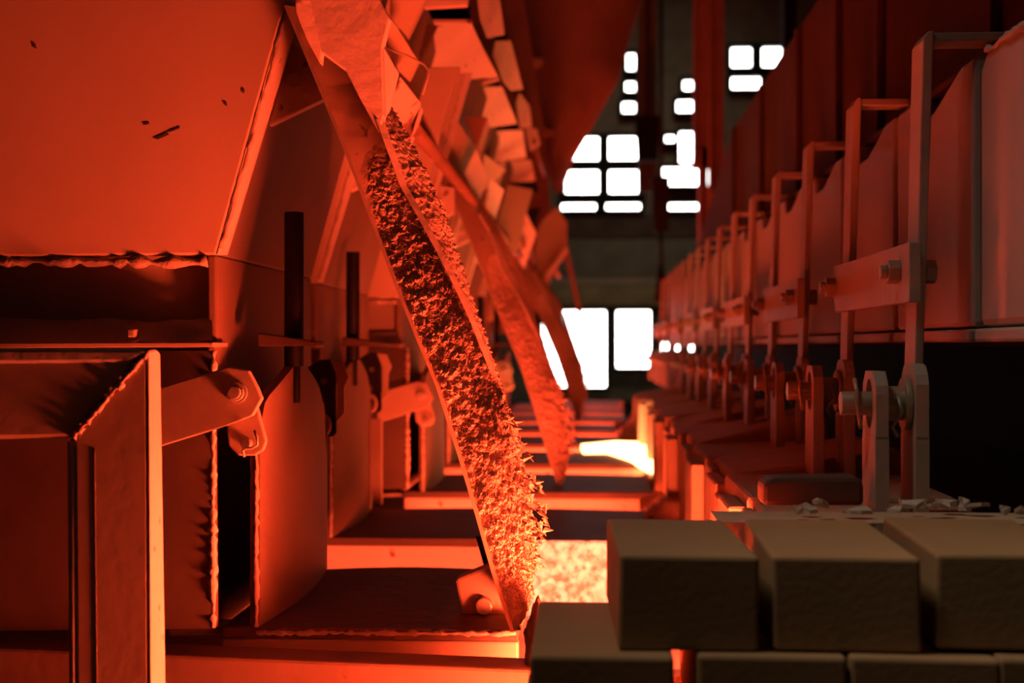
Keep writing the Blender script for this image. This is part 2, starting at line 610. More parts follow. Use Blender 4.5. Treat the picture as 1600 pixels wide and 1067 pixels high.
gd = guard()
gdx = [0, -.057, .012, -.01, -.005, 0, 0]
for k in range(1, 7):
    c = copy_tree(gd, None, (gdx[k], STEP * k, 0))
    c['label'] = '%s upright peaked guard plate along the left row of casings, counted from the nearest' % ORD[k].capitalize()

# guide bars
def guide():
    X, Y = -.393, 1.86
    root = empty('guide_bar', (X, Y, .93), 'Nearest round black guide bar standing over the peaked guard plate', 'bar', 'black guide bars')
    z0, z1 = P(0, 572, Y).z, P(0, 334, Y).z
    build('rod', MB().cyl((X, Y, z0), (X, Y, z1), .0128), 'black', root, .001)
    build('pin', MB().cyl((X + .003, Y - .004, P(0, 628, Y).z), (X + .003, Y - .004, z0 + .01), .0062), 'black', root, .001)
    return root


gb = guide()
for k in range(1, 6):
    c = copy_tree(gb, None, (gdx[k], STEP * k, 0))
    c['label'] = '%s round black guide bar of the left row, counted from the nearest' % ORD[k].capitalize()


# levers facing the camera
def lever():
    y = 1.565
    root = empty('lever_arm', P(330, 700, y), 'orange-lit steel lever arm with two pinned bolts, fixed behind the square frame post', 'lever', 'lever arms')
    o = [(236, 610), (262, 602), (357, 573), (388, 579), (402, 606), (409, 623), (394, 650), (352, 666), (236, 702)]
    build('arm_plate', MB().prism([P(a, b, y) for a, b in o], (0, .012, 0)), 'steel', root, .0015)
    c = P(371, 613, y)
    build('washer', MB().cyl(c, c + V((0, -.003, 0)), .0118, 24), 'bolt', root, .0006)
    s = build('bolt', MB().cyl(c, c + V((0, -.016, 0)), .0072, 20), 'bolt', root, .001)
    pin = [c + V((math.cos(t) * .0085, -.010, math.sin(t) * .0085)) for t in [-2.4 + i * .28 for i in range(12)]]
    build('split_pin', MB().tube(pin, .0014, 6), 'bolt', s)
    o = [(352, 652), (402, 636), (416, 690), (411, 704), (398, 712), (372, 712), (357, 697)]
    build('link_plate', MB().prism([P(a, b, y + .014) for a, b in o], (0, .010, 0)), 'steel', root, .002)
    c = P(388, 692, y + .014)
    s = build('bolt', MB().cyl(c, c + V((0, -.014, 0)), .0055, 18), 'bolt', root, .0008)
    pth = [P(397, 672, y - .002), P(402, 684, y - .002), P(402, 695, y - .002), P(394, 700, y - .002), P(384, 700, y - .002), P(379, 704, y - .002), P(382, 714, y - .002)]
    build('split_pin', MB().tube(pth, .0016, 6), 'bolt', s)
    build('pivot_rod', MB().cyl(P(268, 650, y + .008), P(268, 650, y + .008) + V((0, .045, 0)), .008, 12), 'dark', root)
    return root


lv = lever()
for k, (X, Y, lab) in enumerate([(597, 3.15, 'dim lever arm with two bolts seen just behind the big crusted bar'),
                                 (748, 4.75, 'small far lever arm with two bolts between the two nearest crusted bars')]):
    # same lever one and two units on, slightly lower
    off = P(X, 612 if k == 0 else 575, Y) - P(250, 605, 1.565)
    c = copy_tree(lv, None, off)
    c['label'] = lab

# dark hooked levers at the far ends of the guard plates
def hooked(y, sc, cx, cy, name, lab):
    def q(a, b, dy=0): return P(cx + (a - 515) * sc, cy + (b - 620) * sc, y + dy)
    root = empty('hooked_lever', q(515, 680), lab, 'lever', 'hooked levers')
    o = [(474, 578), (500, 562), (515, 562), (524, 585), (524, 615), (525, 676), (520, 682), (503, 682), (507, 630), (500, 625)]
    build('hook_plate', MB().prism([q(a, b) for a, b in o], (0, .008, 0)), 'void', root, .001)
    o = [(503, 563), (535, 566), (545, 590), (538, 605), (538, 645), (526, 660), (527, 590)]
    build('cheek_plate', MB().prism([q(a, b, .02) for a, b in o], (0, .008, 0)), 'paint', root, .001)
    build('bolt', MB().cyl(q(506, 596, 0), q(506, 596, -.006), .0055), 'dark', root)
    build('roller', MB().tube([q(505 + 9 * math.cos(t), 664 + 14 * math.sin(t), -.004) for t in [-1.7 + i * .25 for i in range(15)]], .0045, 8), 'steel', root)
    return root


hooked(2.18, 1.0, 515, 620, 'a', 'dark hooked lever with an orange cheek plate beside the nearest guard plate')
hooked(2.95, .78, 588, 596, 'b', 'smaller dark hooked lever beside the second guard plate')

# lit wedge by the second guard plate
def wedge(pts, y, lab):
    mb = MB().prism([P(a, b, y) for a, b in pts], (0, .02, 0))
    tag(build('wedge_plate', mb, 'paint', None, .002), lab, 'plate')


wedge([(566, 672), (572, 655), (596, 655), (596, 790), (583, 788), (574, 740)], 2.9, 'narrow brightly lit upright plate between the guard plates')

# ---------------------------------------------------------------- square frame, near left
def fp(px, py, off=0.0):
    # the frame stands turned a little towards the trough
    a = (px - 925) / F
    return P(px, py, (1.36 + .1518) / (1 - .36 * a) + off)


fr = empty('tube_framework', fp(175, 1067), 'dark square-tube steel frame with mitred welded corner beside the trough, lower left', 'frame')
TH = (-.018, .042, 0)
o = [(-420, 560), (232, 547), (114, 684), (-420, 694)]
build('top_rail', MB().prism([fp(a, b) for a, b in o], TH), 'steel', fr, .004)
o = [(-420, 545), (222, 546), (232, 551), (200, 566), (-420, 571)]
build('top_edge', MB().prism([fp(a, b, -.003) for a, b in o], TH), 'grey', fr, .003)
o = [(114, 684), (232, 549), (236, 1240), (118, 1240)]
build('post', MB().prism([fp(a, b) for a, b in o], TH), 'steel', fr, .004)
c = [fp(233, 548, -.001), fp(237, 1240, -.001), P(262, 1240, 1.415), P(251, 552, 1.415), P(244, 545, 1.40)]
build('rounded_edge', MB().prism(c, (-.006, .003, 0)), 'pale', fr, .002)
mb = MB().cyl(fp(112, 690, .004), fp(116, 1240, .004), .004, 14)
build('inner_edge', mb, 'grey', fr)
pts = [fp(114 + 118 * i / 60 + random.uniform(-1, 1), 684 - 135 * i / 60 + random.uniform(-2, 2), -.001) for i in range(61)]
build('weld_seam', MB().tube(pts, .0026, 6, .7), 'weld', fr)
build('seam_line', MB().tube([fp(147 + .1 * i, 700 + 9 * i, .0005) for i in range(58)], .0012, 5), 'dark', fr)

# ---------------------------------------------------------------- big crusted inclined bars
BY = 1.63
Lc = [(447, 8), (500, 135), (545, 245), (590, 365), (622, 450), (652, 525), (685, 605), (720, 715), (745, 800), (772, 895), (801, 985)]
Rc = [(520, 20), (556, 130), (588, 185), (626, 290), (668, 365), (700, 430), (735, 500), (770, 590), (806, 665), (838, 850), (822, 958)]


def along(c, t):
    x = t * (len(c) - 1)
    i = min(int(x), len(c) - 2)
    f = x - i
    a, b = V(c[i]).to_3d(), V(c[i + 1]).to_3d()
    return a.lerp(b, f)


# resample both curves by height so rows stay level
def at_row(c, py):
    for (xa, ya), (xb, yb) in zip(c, c[1:]):
        if ya <= py <= yb: return xa + (xb - xa) * (py - ya) / (yb - ya)
    return c[-1][0] if py > c[-1][1] else c[0][0]


def by(t):   # the bar leans back a little towards its top
    return BY + .10 * (1 - t)


def inclined_bar():
    root = empty('inclined_bar', P(800, 985, BY), 'big inclined steel bar crusted with rough slag, nearest of the leaning bars', 'bar', 'crusted inclined bars')
    nu, nv = 70, 680
    Ls = [P(along(Lc, j / nv).x, along(Lc, j / nv).y, by(j / nv)) for j in range(nv + 1)]
    Rs = [P(along(Rc, j / nv).x, along(Rc, j / nv).y, by(j / nv) + .035) for j in range(nv + 1)]
    vs, kk = [], []
    for j in range(nv + 1):
        v = j / nv
        for i in range(nu + 1):
            u = i / nu
            p = Ls[j].lerp(Rs[j], u)
            k = min(1, max(0, (v - .22 - .08 * nz(u * 3, v * 9, 1)) / .16)) * min(1, u / .08)
            x, z = p.x * 1.0, p.z
            f1 = noise.voronoi(V((x * 125, z * 95, 1.0)) + noise.noise_vector(V((x * 60, z * 60, 3))) * .5)[0]
            a = .9 - 1.7 * f1[0] + .5 * (f1[1] - f1[0]) + .5 * noise.noise(V((x * 300, z * 300, 5.0))) + .35 * noise.noise(V((x * 45, z * 45, 2.0))) + random.uniform(-.3, .3)
            d = (.0038 * a + .009 * math.sin(math.pi * u)) * k + (1 - k) * .0006 * noise.noise(V((x * 40, z * 40, 8)))
            kk.append(k)
            low = min(1, max(0, (v - .55) / .25))
            d += low * .012 * max(0, noise.noise(V((x * 22, z * 22, 7)))) * min(1, u / .2)
            if u > .96: p = p + V((random.uniform(-.004, .003) * (k + .3), 0, random.uniform(-.002, .002)))
            vs.append(p + V((.35 * d, -d, 0)))
    fs = [[j * (nu + 1) + i, j * (nu + 1) + i + 1, (j + 1) * (nu + 1) + i + 1, (j + 1) * (nu + 1) + i] for j in range(nv) for i in range(nu)]
    n0 = len(vs)
    # back and sides
    for j in range(0, nv + 1, 10):
        vs += [Ls[j] + V((.004, .022, 0)), Rs[j] + V((0, .012, 0))]
    m = nv // 10
    for q in range(m):
        a, b = n0 + 2 * q, n0 + 2 * q + 2
        fs.append([a, b, b + 1, a + 1])
        l = [(10 * q + r) * (nu + 1) for r in range(11)]
        fs.append(l + [b, a])
        r_ = [(10 * q + r) * (nu + 1) + nu for r in range(11)]
        fs.append([a + 1, b + 1] + r_[::-1])
    crust = MB().add(vs, fs, True)
    cf = build('crusted_face', crust, 'crust', root, recalc=True)
    cf.data.materials.append(M['bar'])
    for p in cf.data.polygons:
        p.use_smooth = False
        q = [kk[i] for i in p.vertices if i < n0]
        if q and sum(q) / len(q) < .4 and p.vertices[0] > 0: p.material_index = 1
    # smooth thin edge of the channel on the left
    ed = MB()
    pts = [P(along(Lc, j / 50).x - 1, along(Lc, j / 50).y, by(j / 50) - .003) for j in range(51)]
    n = 51
    vs = []
    for p in pts: vs += [p + V((-.0022, 0, 0)), p + V((.0022, 0, 0)), p + V((.0022, .035, 0)), p + V((-.0022, .035, 0))]
    fs = [[4 * j + a, 4 * j + (a + 1) % 4, 4 * j + 4 + (a + 1) % 4, 4 * j + 4 + a] for j in range(n - 1) for a in range(4)]
    fs += [[3, 2, 1, 0], [4 * n - 4, 4 * n - 3, 4 * n - 2, 4 * n - 1]]
    ed.add(vs, fs)
    build('channel_edge', ed, 'steel', root)
    rw = MB()
    vs = []
    pts = [P(along(Lc, j / 50).x + 2, along(Lc, j / 50).y, by(j / 50) + .02) for j in range(51)]
    for p in pts: vs += [p, p + V((.008, 0, 0)), p + V((.012, .28, 0)), p + V((.004, .28, 0))]
    rw.add(vs, fs)
    build('shade_flange', rw, 'steel', root)  # unseen deep flange, added to shade the casing sides behind the bar
    # second flange, further back on the right
    c1 = [(562, 128), (598, 190), (630, 270), (672, 350), (708, 430), (742, 510), (775, 600)]
    c2 = [(570, 105), (618, 175), (664, 262), (700, 345), (722, 415), (764, 540), (790, 625)]
    nu2, nv2 = 16, 200
    vs, fs = [], []
    for j in range(nv2 + 1):
        v = j / nv2
        a, b = along(c1, v), along(c2, v)
        A, B = P(a.x, a.y, BY + .07), P(b.x, b.y, BY + .11)
        for i in range(nu2 + 1):
            u = i / nu2
            p = A.lerp(B, u)
            d = .005 * abs(noise.noise(V((p.x * 140, p.z * 140, 3)))) + .006 * noise.noise(V((p.x * 50, p.z * 50, 6))) * v
            if u > .9: p = p + V((random.uniform(-.003, .003), 0, 0))
            vs.append(p + V((0, -d, 0)))
    fs = [[j * (nu2 + 1) + i, j * (nu2 + 1) + i + 1, (j + 1) * (nu2 + 1) + i + 1, (j + 1) * (nu2 + 1) + i] for j in range(nv2) for i in range(nu2)]
    ob = build('rear_flange', MB().add(vs, fs, True), 'crust', root, recalc=True)
    so = ob.modifiers.new('thickness', 'SOLIDIFY')
    so.thickness = .008
    so.offset = -1
    es = MB()
    ea = [(588, 186), (626, 290), (668, 365), (702, 430), (735, 500), (768, 585)]
    vs = []
    for j in range(41):
        a = along(ea, j / 40)
        vs += [P(a.x - 1, a.y, BY + .040), P(a.x + 11 * (1 - .4 * j / 40), a.y, BY + .052), P(a.x + 11 * (1 - .4 * j / 40), a.y, BY + .058), P(a.x - 1, a.y, BY + .046)]
    f4 = [[4 * j + a, 4 * j + (a + 1) % 4, 4 * j + 4 + (a + 1) % 4, 4 * j + 4 + a] for j in range(40) for a in range(4)] + [[3, 2, 1, 0], [160, 161, 162, 163]]
    es.add(vs, f4)
    build('lip_strip', es, 'pale', root)
    # ragged slag fringe low on the right
    fr_ = MB()
    for i in range(130):
        t = random.random()
        py = 640 + 300 * t
        px = at_row(Rc, py) + random.uniform(-26, 6) + (20 * math.exp(-((py - 780) / 60) ** 2))
        c = P(px, py, BY + random.uniform(-.004, .03))
        l = random.uniform(.005, .014)
        d = V((random.uniform(.1, .8), random.uniform(-.5, .2), random.uniform(-1.0, .1))).normalized() * l
        s = V((random.uniform(-1, 1), random.uniform(-.3, .3), random.uniform(-1, 1))).normalized() * l * .35
        q = d.cross(s).normalized() * l * .22
        fr_.add([c - s, c + s, c + q, c - q, c + d], [[0, 2, 4], [2, 1, 4], [1, 3, 4], [3, 0, 4], [0, 3, 1, 2]])
    f = build('slag_fringe', fr_, 'crust', root)
    f['kind'] = 'stuff'
    return root


bar = inclined_bar()
for k, (sy, dx, lab) in enumerate([(1.72, .012, 'second leaning crusted bar, blurred, midway down the aisle'),
                                   (4.5, .03, 'third leaning bar, slim and far, against the bright doorway'),
                                   (6.1, .035, 'fourth leaning bar, farthest, beside the bright doorway')]):
    c = copy_tree(bar, None, (dx, sy, 0))
    c['label'] = lab

# bolted block at the foot of the bar
bl = empty('bolt_block', P(745, 965, 1.80), 'small steel block with one round bolt head, on the plate beside the bar foot', 'block')
o = [(711, 905), (770, 880), (812, 880), (812, 965), (722, 965)]
build('block', MB().prism([P(a, b, 1.80) for a, b in o], (0, .03, 0)), 'steel', bl, .004)
c = P(757, 945, 1.80)
build('bolt_head', MB().cyl(c + V((0, .002, 0)), c + V((0, -.014, 0)), .0108, 20), 'bolt', bl, .002)
mb = MB().prism([P(a, b, 1.83) for a, b in [(743, 838), (752, 838), (768, 884), (756, 884)]], (0, .012, 0))
tag(build('black_strut', mb, 'black', None, .001), 'short black strut rising behind the bolted block', 'strut')

# slag lump under the bar foot
def lump(name, c, r, m, lab, seed, amp=.35, cat='slag'):
    mb = MB()
    c = V(c)
    def fn(u, v):
        th, ph = 2 * math.pi * u, math.pi * v
        d = V((math.sin(ph) * math.cos(th), math.sin(ph) * math.sin(th), math.cos(ph)))
        k = 1 + amp * noise.noise(d * 1.6 + V((seed, 0, 0))) + amp * .4 * noise.noise(d * 5 + V((seed, 3, 0))) + amp * .2 * noise.noise(d * 13 + V((0, seed, 0)))
        return c + V((d.x * r[0], d.y * r[1], d.z * r[2])) * k
    mb.grid(fn, 48, 30)
    return tag(build(name, mb, m, None, recalc=True), lab, cat, 'slag lumps')


lump('slag_lump', P(846, 1010, 1.62), (.020, .03, .045), 'shadebrown', 'dark red slag lump under the foot of the big bar', 1.3)

h_ = lump('glowing_heap', (.112, 1.515, .565), (.07, .070, .072), 'heap', 'white-hot slag heap glowing in the trough behind the end brick', 4.2, .12, 'molten metal')
del h_['group']

# ---------------------------------------------------------------- slag and hot crust on the right of the trough
def crust_bank(px0, px1, y0, y1, z0, zr, m, lab, seed, nx=40, ny=26):
    mb = MB()
    xa, xb = (px0 - 925) / F, (px1 - 925) / F
    X0, X1 = xa * (y0 + y1) / 2, xb * (y0 + y1) / 2
    def fn(u, v):
        x, y = X0 + (X1 - X0) * u, y0 + (y1 - y0) * v
        e = min(1, 5 * min(u + .04, v + .03, 1.03 - v))
        h = z0 + (zr - z0) * u + .03 * nz(x * 14, y * 8, seed) + .014 * nz(x * 45, y * 30, seed) + .006 * nz(x * 120, y * 100, seed)
        return V((x, y, .50 + (h - .50) * e))
    mb.grid(fn, nx, ny)
    tag(build('slag_bank', mb, m, None, recalc=True), lab, 'slag', 'slag banks')


crust_bank(990, 1062, 2.62, 3.25, .655, .70, 'crust', 'crumbly glowing slag bank along the near lining blocks', 2)
crust_bank(885, 1029, 3.42, 3.95, .60, .655, 'crust', 'wide ember-coloured slag bank in front of the white-hot pool', 5)
crust_bank(955, 1000, 5.1, 6.2, .65, .72, 'crust', 'far slag bank behind the white-hot pool', 9)

# white-hot pool
pool = [(908, 694), (960, 689), (1012, 690), (1030, 706), (1046, 738), (1010, 726), (985, 712), (950, 701), (912, 701)]
mb = MB()
h = .325
pts = []
for a, b in pool:
    y = h * F / (b - 540)
    q = P(a, b, y)
    pts.append(V((q.x, q.y, EYE - h)))
mb.prism(pts, (0, 0, -.02))
tag(build('white_hot_pool', mb, 'melt', None, .004), 'white-hot pool of melt breaking through the slag', 'molten metal')

# ---------------------------------------------------------------- right row: lining blocks
blk_y = 1.46
for k in range(14):
    yl = .30 if k else .20
    y0, y1 = blk_y + .004, blk_y + yl - .004
    blk_y += yl
    xf = .188 + random.uniform(-.006, .006) - .012 * (k % 2)
    zt = .822 + random.uniform(-.006, .006)
    rise = [0, .0, .035, .01, .05, .02, .05, .03, .05, .03, .04, .03, .04, .03][k]
    root = empty('lining_block', (.35, (y0 + y1) / 2, .45),
                 '%s lining block of the right-hand ledge, its inner face glowing orange' % ORD[k].capitalize(), 'block', 'lining blocks')
    body = MB().prism([(xf, y0, .45), (.42, y0, .45), (.42, y0, zt + rise), (.40, y0, zt + rise), (.36, y0, zt + rise * .8), (xf, y0, zt)], (0, y1 - y0, 0))
    build('body', body, 'lining', root, .006)
    # facing slab split in two
    ym = y0 + (y1 - y0) * random.uniform(.4, .65)
    build('facing_slab', MB().box((xf - .022, y0 + .004, .46), (xf - .001, ym - .004, zt - .012)), 'lining', root, .004)
    build('facing_slab', MB().box((xf - .014, ym + .004, .46), (xf - .001, y1 - .004, zt - random.uniform(.004, .03))), 'lining', root, .004)

# dark casting and ash flakes on the near end of the ledge
mb = MB().prism([P(a, b, 1.475) for a, b in [(1192, 757), (1205, 747), (1340, 745), (1350, 755), (1350, 790), (1192, 790)]], (0, .05, 0))
tag(build('ledge_bar', mb, 'dark', None, .006), 'dark rough bar lying along the near end of the ledge', 'bar')
for i in range(16):
    px = random.choice([random.uniform(1195, 1370), random.uniform(1375, 1570), random.uniform(1400, 1600)])
    y = random.uniform(1.385, 1.44)
    s = random.uniform(.005, .015)
    c = P(px, 0, y)
    c.z = .838 + random.uniform(.0, .012)
    n = random.randint(5, 7)
    ph = random.random() * 6
    pts = [c + V((s * random.uniform(.6, 1.2) * math.cos(ph + 6.283 * j / n), .6 * s * math.sin(ph + 6.283 * j / n), random.uniform(-.004, .004))) for j in range(n)]
    mb = MB().prism(pts, (0, 0, .0035))
    tag(build('ash_flake', mb, 'flake'), 'curled grey ash flake lying on the ledge behind the bricks', 'flake', 'ash flakes')
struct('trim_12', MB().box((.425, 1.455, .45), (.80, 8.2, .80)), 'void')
struct('trim_9', MB().box((.12, 1.365, .45), (.85, 1.455, .832)), 'lining')

# ---------------------------------------------------------------- right row: panels, hooked straps, links, eye levers
SY0, SP = 1.55, .41
XP = .412
NB = 15
for k in range(NB):
    # panel from this joint towards the next
    y0, y1 = SY0 + .01 + SP * k, SY0 - .012 + SP * (k + 1)
    root = empty('side_cover', (XP, (y0 + y1) / 2, 1.0),
                 '%s red-lit side panel of the right row, counted from the white one' % (ORD[k + 1].capitalize()), 'panel', 'side panels')
    zt = 1.313
    pr = [(y0, 1.02), (y0, zt), (y0 + .06, zt), (y0 + .19, zt - .030), (y0 + .27, zt - .030), (y0 + .285, zt), (y1, zt), (y1, 1.02)]
    build('sheet', MB().prism([(XP, a, b) for a, b in pr], (.05, 0, 0)), 'white', root, .006)
    build('bottom_lip', MB().box((XP - .006, y0, 1.004), (XP + .05, y1, 1.018)), 'white', root, .003)
y0, y1 = .80, SY0 - .012
root = empty('side_cover', (XP, 1.2, 1.0), 'pale white side panel at the near end of the right row', 'panel', 'side panels')
pr = [(y0, 1.02), (y0, 1.313), (y1 - .03, 1.313), (y1, 1.295), (y1, 1.02)]
build('sheet', MB().prism([(XP, a, b) for a, b in pr], (.05, 0, 0)), 'white', root, .008)
build('bottom_lip', MB().box((XP - .006, y0, 1.004), (XP + .05, y1, 1.018)), 'white', root, .003)
mbt = MB().tube([V((XP - .002, y0 + (y1 - .03 - y0) * i / 60, 1.306 + random.uniform(-.002, .002))) for i in range(61)], .004, 6, .6)
build('sealed_edge', mbt, 'white', root)

# dark cavity behind and under the panels
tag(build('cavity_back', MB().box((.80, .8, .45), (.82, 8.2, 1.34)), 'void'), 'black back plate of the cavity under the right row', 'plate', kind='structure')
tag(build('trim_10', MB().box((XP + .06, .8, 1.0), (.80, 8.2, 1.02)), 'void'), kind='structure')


def strap():
    X, y = .358, SY0
    root = empty('hooked_strap', (X, y, .98), 'grey upright strap hooked over the panels, nearest and tallest in view', 'strap', 'hooked straps')
    t = .009
    d = .052
    bar_ = MB()
    zt = P(0, 66, y).z
    pr = [(X - .012, .985), (X - .004, zt - .012), (X + .002, zt), (X + .010, zt), (X + t - .012, .985)]
    bar_.prism([(X - .012, y, .965), (X - .003, y, zt - .010), (X + .003, y, zt), (X + t, y, zt), (X + t - .012, y, .965)], (0, d, 0))
    build('upright', bar_, 'grey', root, .0015)
    build('top_arm', MB().box((X + .004, y + .004, zt - .010), (XP + .045, y + d - .004, zt - .001)), 'grey', root, .001)
    build('down_hook', MB().box((XP + .036, y + .004, zt - .035), (XP + .045, y + d - .004, zt - .009)), 'grey', root, .001)
    c = V((X - .006, y + .026, P(0, 427, 1.55).z))
    for nm, r, a, b, hx in [('washer', .0145, -.017, -.0145, False), ('hex_nut', .0135, -.030, -.017, True), ('thread_end', .0075, -.038, -.030, False), ('bolt_head', .0135, .010, .022, True)]:
        mb = MB().cyl(c + V((a, 0, 0)), c + V((b, 0, 0)), r, 20, None, hx)
        build(nm, mb, 'bolt', root, .0008)
    return root


st = strap()
for k in range(1, NB):
    c = copy_tree(st, None, (0, SP * k, 0))
    c['label'] = '%s upright strap hooked over the panels of the right row, counted from the nearest' % ORD[k].capitalize()

lk = None
for k in range(0, NB, 2):
    if lk is None:
        X = .3355
        lk = empty('link_bar', (X, SY0, 1.05), 'Nearest flat link bar bolted across two straps of the right row', 'link bar', 'link bars')
        z0, z1 = P(0, 474, 1.52).z, P(0, 383, 1.52).z
        build('flat_bar', MB().box((X, SY0 - .022, z0), (X + .0125, SY0 + .445, z1)), 'grey', lk, .001)
    else:
        c = copy_tree(lk, None, (0, SP * k, 0))
        c['label'] = '%s flat link bar bolted across two straps of the right row, counted from the nearest' % ORD[k // 2].capitalize()


def eye_lever():
    """two upright eye bars on one pin"""
    y, zc = SY0 - .03, P(0, 627, 1.52).z
    root = empty('eye_lever', (.31, y, .83), 'Nearest pair of grey upright eye bars on one pin, below the tallest strap', 'lever', 'eye levers')
    hw = .036
    for X, zt, m in ((.292, zc + .034, 'grey'), (.333, zc + .042, 'grey')):
        n = 24
        inner, outer = [], []
        ch = .016
        for i in range(n):
            t = 2 * math.pi * i / n
            cy, cz = math.cos(t), math.sin(t)
            inner.append(V((X, y + .019 * cy, zc + .026 * cz)))
            ht, hb = zt - zc, .04
            s = min(hw / max(1e-6, abs(cy)), (ht if cz > 0 else hb) / max(1e-6, abs(cz)))
            oy, oz = cy * s, cz * s
            if oz > 0 and abs(oy) + oz > hw + ht - ch:
                s2 = (hw + ht - ch) / (abs(cy) + cz)
                oy, oz = cy * s2, cz * s2
            outer.append(V((X, y + oy, zc + oz)))
        eb = MB().ring(outer, inner, (.013, 0, 0))
        eb.box((X - .0004, y - hw, .828), (X + .0134, y + hw, zc - .033))
        build('eye_bar', eb, m, root, 0)
    build('pin', MB().cyl((.262, y + .0, zc), (.352, y, zc), .0125, 24), 'bolt', root, .001)
    build('collar', MB().cyl((.306, y, zc), (.332, y, zc), .018, 24), 'bolt', root, .001)
    build('washer', MB().cyl((.3265, y, zc), (.3325, y, zc), .028, 28), 'bolt', root, .001)
    build('split_pin', MB().tube([V((.276, y - .004, zc + .026)), V((.277, y - .013, zc + .012)), V((.277, y - .0135, zc)), V((.279, y - .013, zc - .012)), V((.282, y - .008, zc - .026))], .0022, 6), 'bolt', root)
    build('split_pin', MB().tube([V((.318, y - .02, zc + .008)), V((.321, y - .024, zc - .008)), V((.312, y - .018, zc - .024)), V((.318, y - .02, zc - .034))], .0024, 6), 'bolt', root)
    return root


el = eye_lever()
for k in range(1, NB):
    c = copy_tree(el, None, (random.uniform(-.004, .004), SP * k, 0))
    c['label'] = '%s pair of upright eye bars on one pin, counted from the nearest' % ORD[k].capitalize()

# ---------------------------------------------------------------- upper right wall of hood panels
uy = [.8, 1.9, 2.62, 3.05, 3.62, 4.4, 5.25]
for k in range(6):
    y0, y1 = uy[k] + .012, uy[k + 1] - .012
    root = empty('hood_cover', (.56, (y0 + y1) / 2, 1.33), '%s tall dark red hood panel above the right row, counted from the nearest' % ORD[k].capitalize(), 'panel', 'hood panels')
    build('sheet', MB().box((.52, y0, 1.325), (.55, y1, 1.80)), 'hooddark', root, .004)
    build('stiffener', MB().box((.505, y1 - .05, 1.325), (.52, y1 - .02, 1.79)), 'hooddark', root, .003)
root = empty('hood_cover', (.56, 6.2, 1.33), 'sloping farthest dark hood panel at the end of the right row', 'panel', 'hood panels')
build('sheet', MB().prism([(.52, 5.262, 1.325), (.52, 5.262, 1.81), (.52, 7.2, 1.47), (.52, 7.2, 1.325)], (.03, 0, 0)), 'hooddark', root, .004)
tag(build('top_shelf', MB().box((XP + .02, .8, 1.316), (.56, 7.2, 1.324)), 'hooddark'), 'dark red shelf running over the tops of the side panels', 'shelf')

# ---------------------------------------------------------------- stacked fire bricks
def brick(px, py, yf, w, m, lab, rot, dz=0.0, L=.235, H=.074, zt=None):
    c = P(px, py, yf)
    z = c.z if zt is None else zt
    mb = MB().box((0, 0, -H), (w, L, 0))
    R = Matrix.Rotation(rot, 3, 'Z')
    mb.v = [R @ p + V((c.x, yf, z)) for p in mb.v]
    # chipped, slightly uneven corners
    mb.v = [p + V((random.uniform(-.0012, .0012), 0, random.uniform(-.001, .001))) for p in mb.v]
    o = build('fire_brick', mb, m, None, .003)
    tag(o, lab, 'brick', 'stacked fire bricks')


ZU, ZL = .8365, .7615
brick(967, 872, 1.11, .109, 'brick', 'olive fire brick in the upper course, end brick beside the glowing trough', .03, zt=ZU)
brick(1207, 868, 1.115, .113, 'brick2', 'olive fire brick in the upper course, middle of three', -.01, zt=ZU)
brick(1462, 865, 1.12, .118, 'brick', 'olive fire brick in the upper course, cut by the picture edge', -.03, zt=ZU + .002)
brick(826, 1025, 1.09, .111, 'brick2', 'tan fire brick in the lower course, its end showing below the upper end brick', .0, zt=ZL)
brick(1091, 1023, 1.10, .113, 'brick', 'shaded fire brick in the lower course, under the gap of the upper bricks', 0, zt=ZL)
brick(1330, 1018, 1.10, .112, 'brick2', 'shaded fire brick in the lower course, under the middle upper brick', .0, zt=ZL)
brick(1562, 1020, 1.10, .112, 'brick', 'shaded fire brick in the lower course, at the picture edge', 0, zt=ZL)
struct('trim_11', MB().box((-.06, 1.07, .0), (.62, 1.36, ZL - .0755)), 'brick')

# ---------------------------------------------------------------- overlapping bright shield plates above the bars
G = 'shield plates'
S = []
S.append(('shield_plate', [(452, -60), (592, -60), (594, 0), (609, 28), (597, 75), (600, 180), (592, 208), (560, 150), (540, 110), (500, 80), (470, 42)], 1.665, 'pale', 'large pale pink shield plate behind the head of the big bar', .0))
S.append(('shield_plate', [(586, 74), (598, 70), (621, 109), (601, 190), (590, 205), (575, 170)], 1.69, 'pale', 'small pale plate corner hanging under the large pale plate', .02))
S.append(('peeling_sheet', [(456, -60), (512, -60), (516, 10), (505, 60), (500, 100), (478, 60), (462, 20)], 1.650, 'patch', 'peeling pitted sheet over the large pale plate', .02))
S.append(('shield_plate', [(610, -60), (690, -60), (665, 0), (637, 60), (609, 24)], 2.35, 'paint', 'orange slanted plate above the wire loop', .05))
S.append(('shield_plate', [(600, 66), (611, 27), (654, 95), (639, 126), (622, 110)], 2.2, 'paint', 'narrow orange plate behind the wire loop', .03))
S.append(('shield_plate', [(602, 190), (625, 118), (657, 160), (625, 218), (610, 205)], 2.1, 'patch', 'spotted orange plate with rusty marks', .05))
S.append(('strip_plate', [(670, 105), (719, 104), (694, 180), (684, 230), (665, 308), (640, 268), (630, 238)], 2.6, 'paint', 'broad flat dark orange strip slanting down behind the big bar', .0))
S.append(('shield_plate', [(640, 220), (657, 165), (660, 170), (634, 250)], 2.3, 'pale', 'thin pale edge plate beside the broad strip', .02))
S.append(('shelf_lip', [(655, -14), (733, -14), (730, 8), (662, 12)], 2.6, 'pale', 'topmost pale shelf lip over the stepped hoods', .0))
S.append(('shelf_lip', [(650, 30), (737, 30), (737, 36), (650, 37)], 3.02, 'pale', 'pale shelf lip above the first hood', .0))
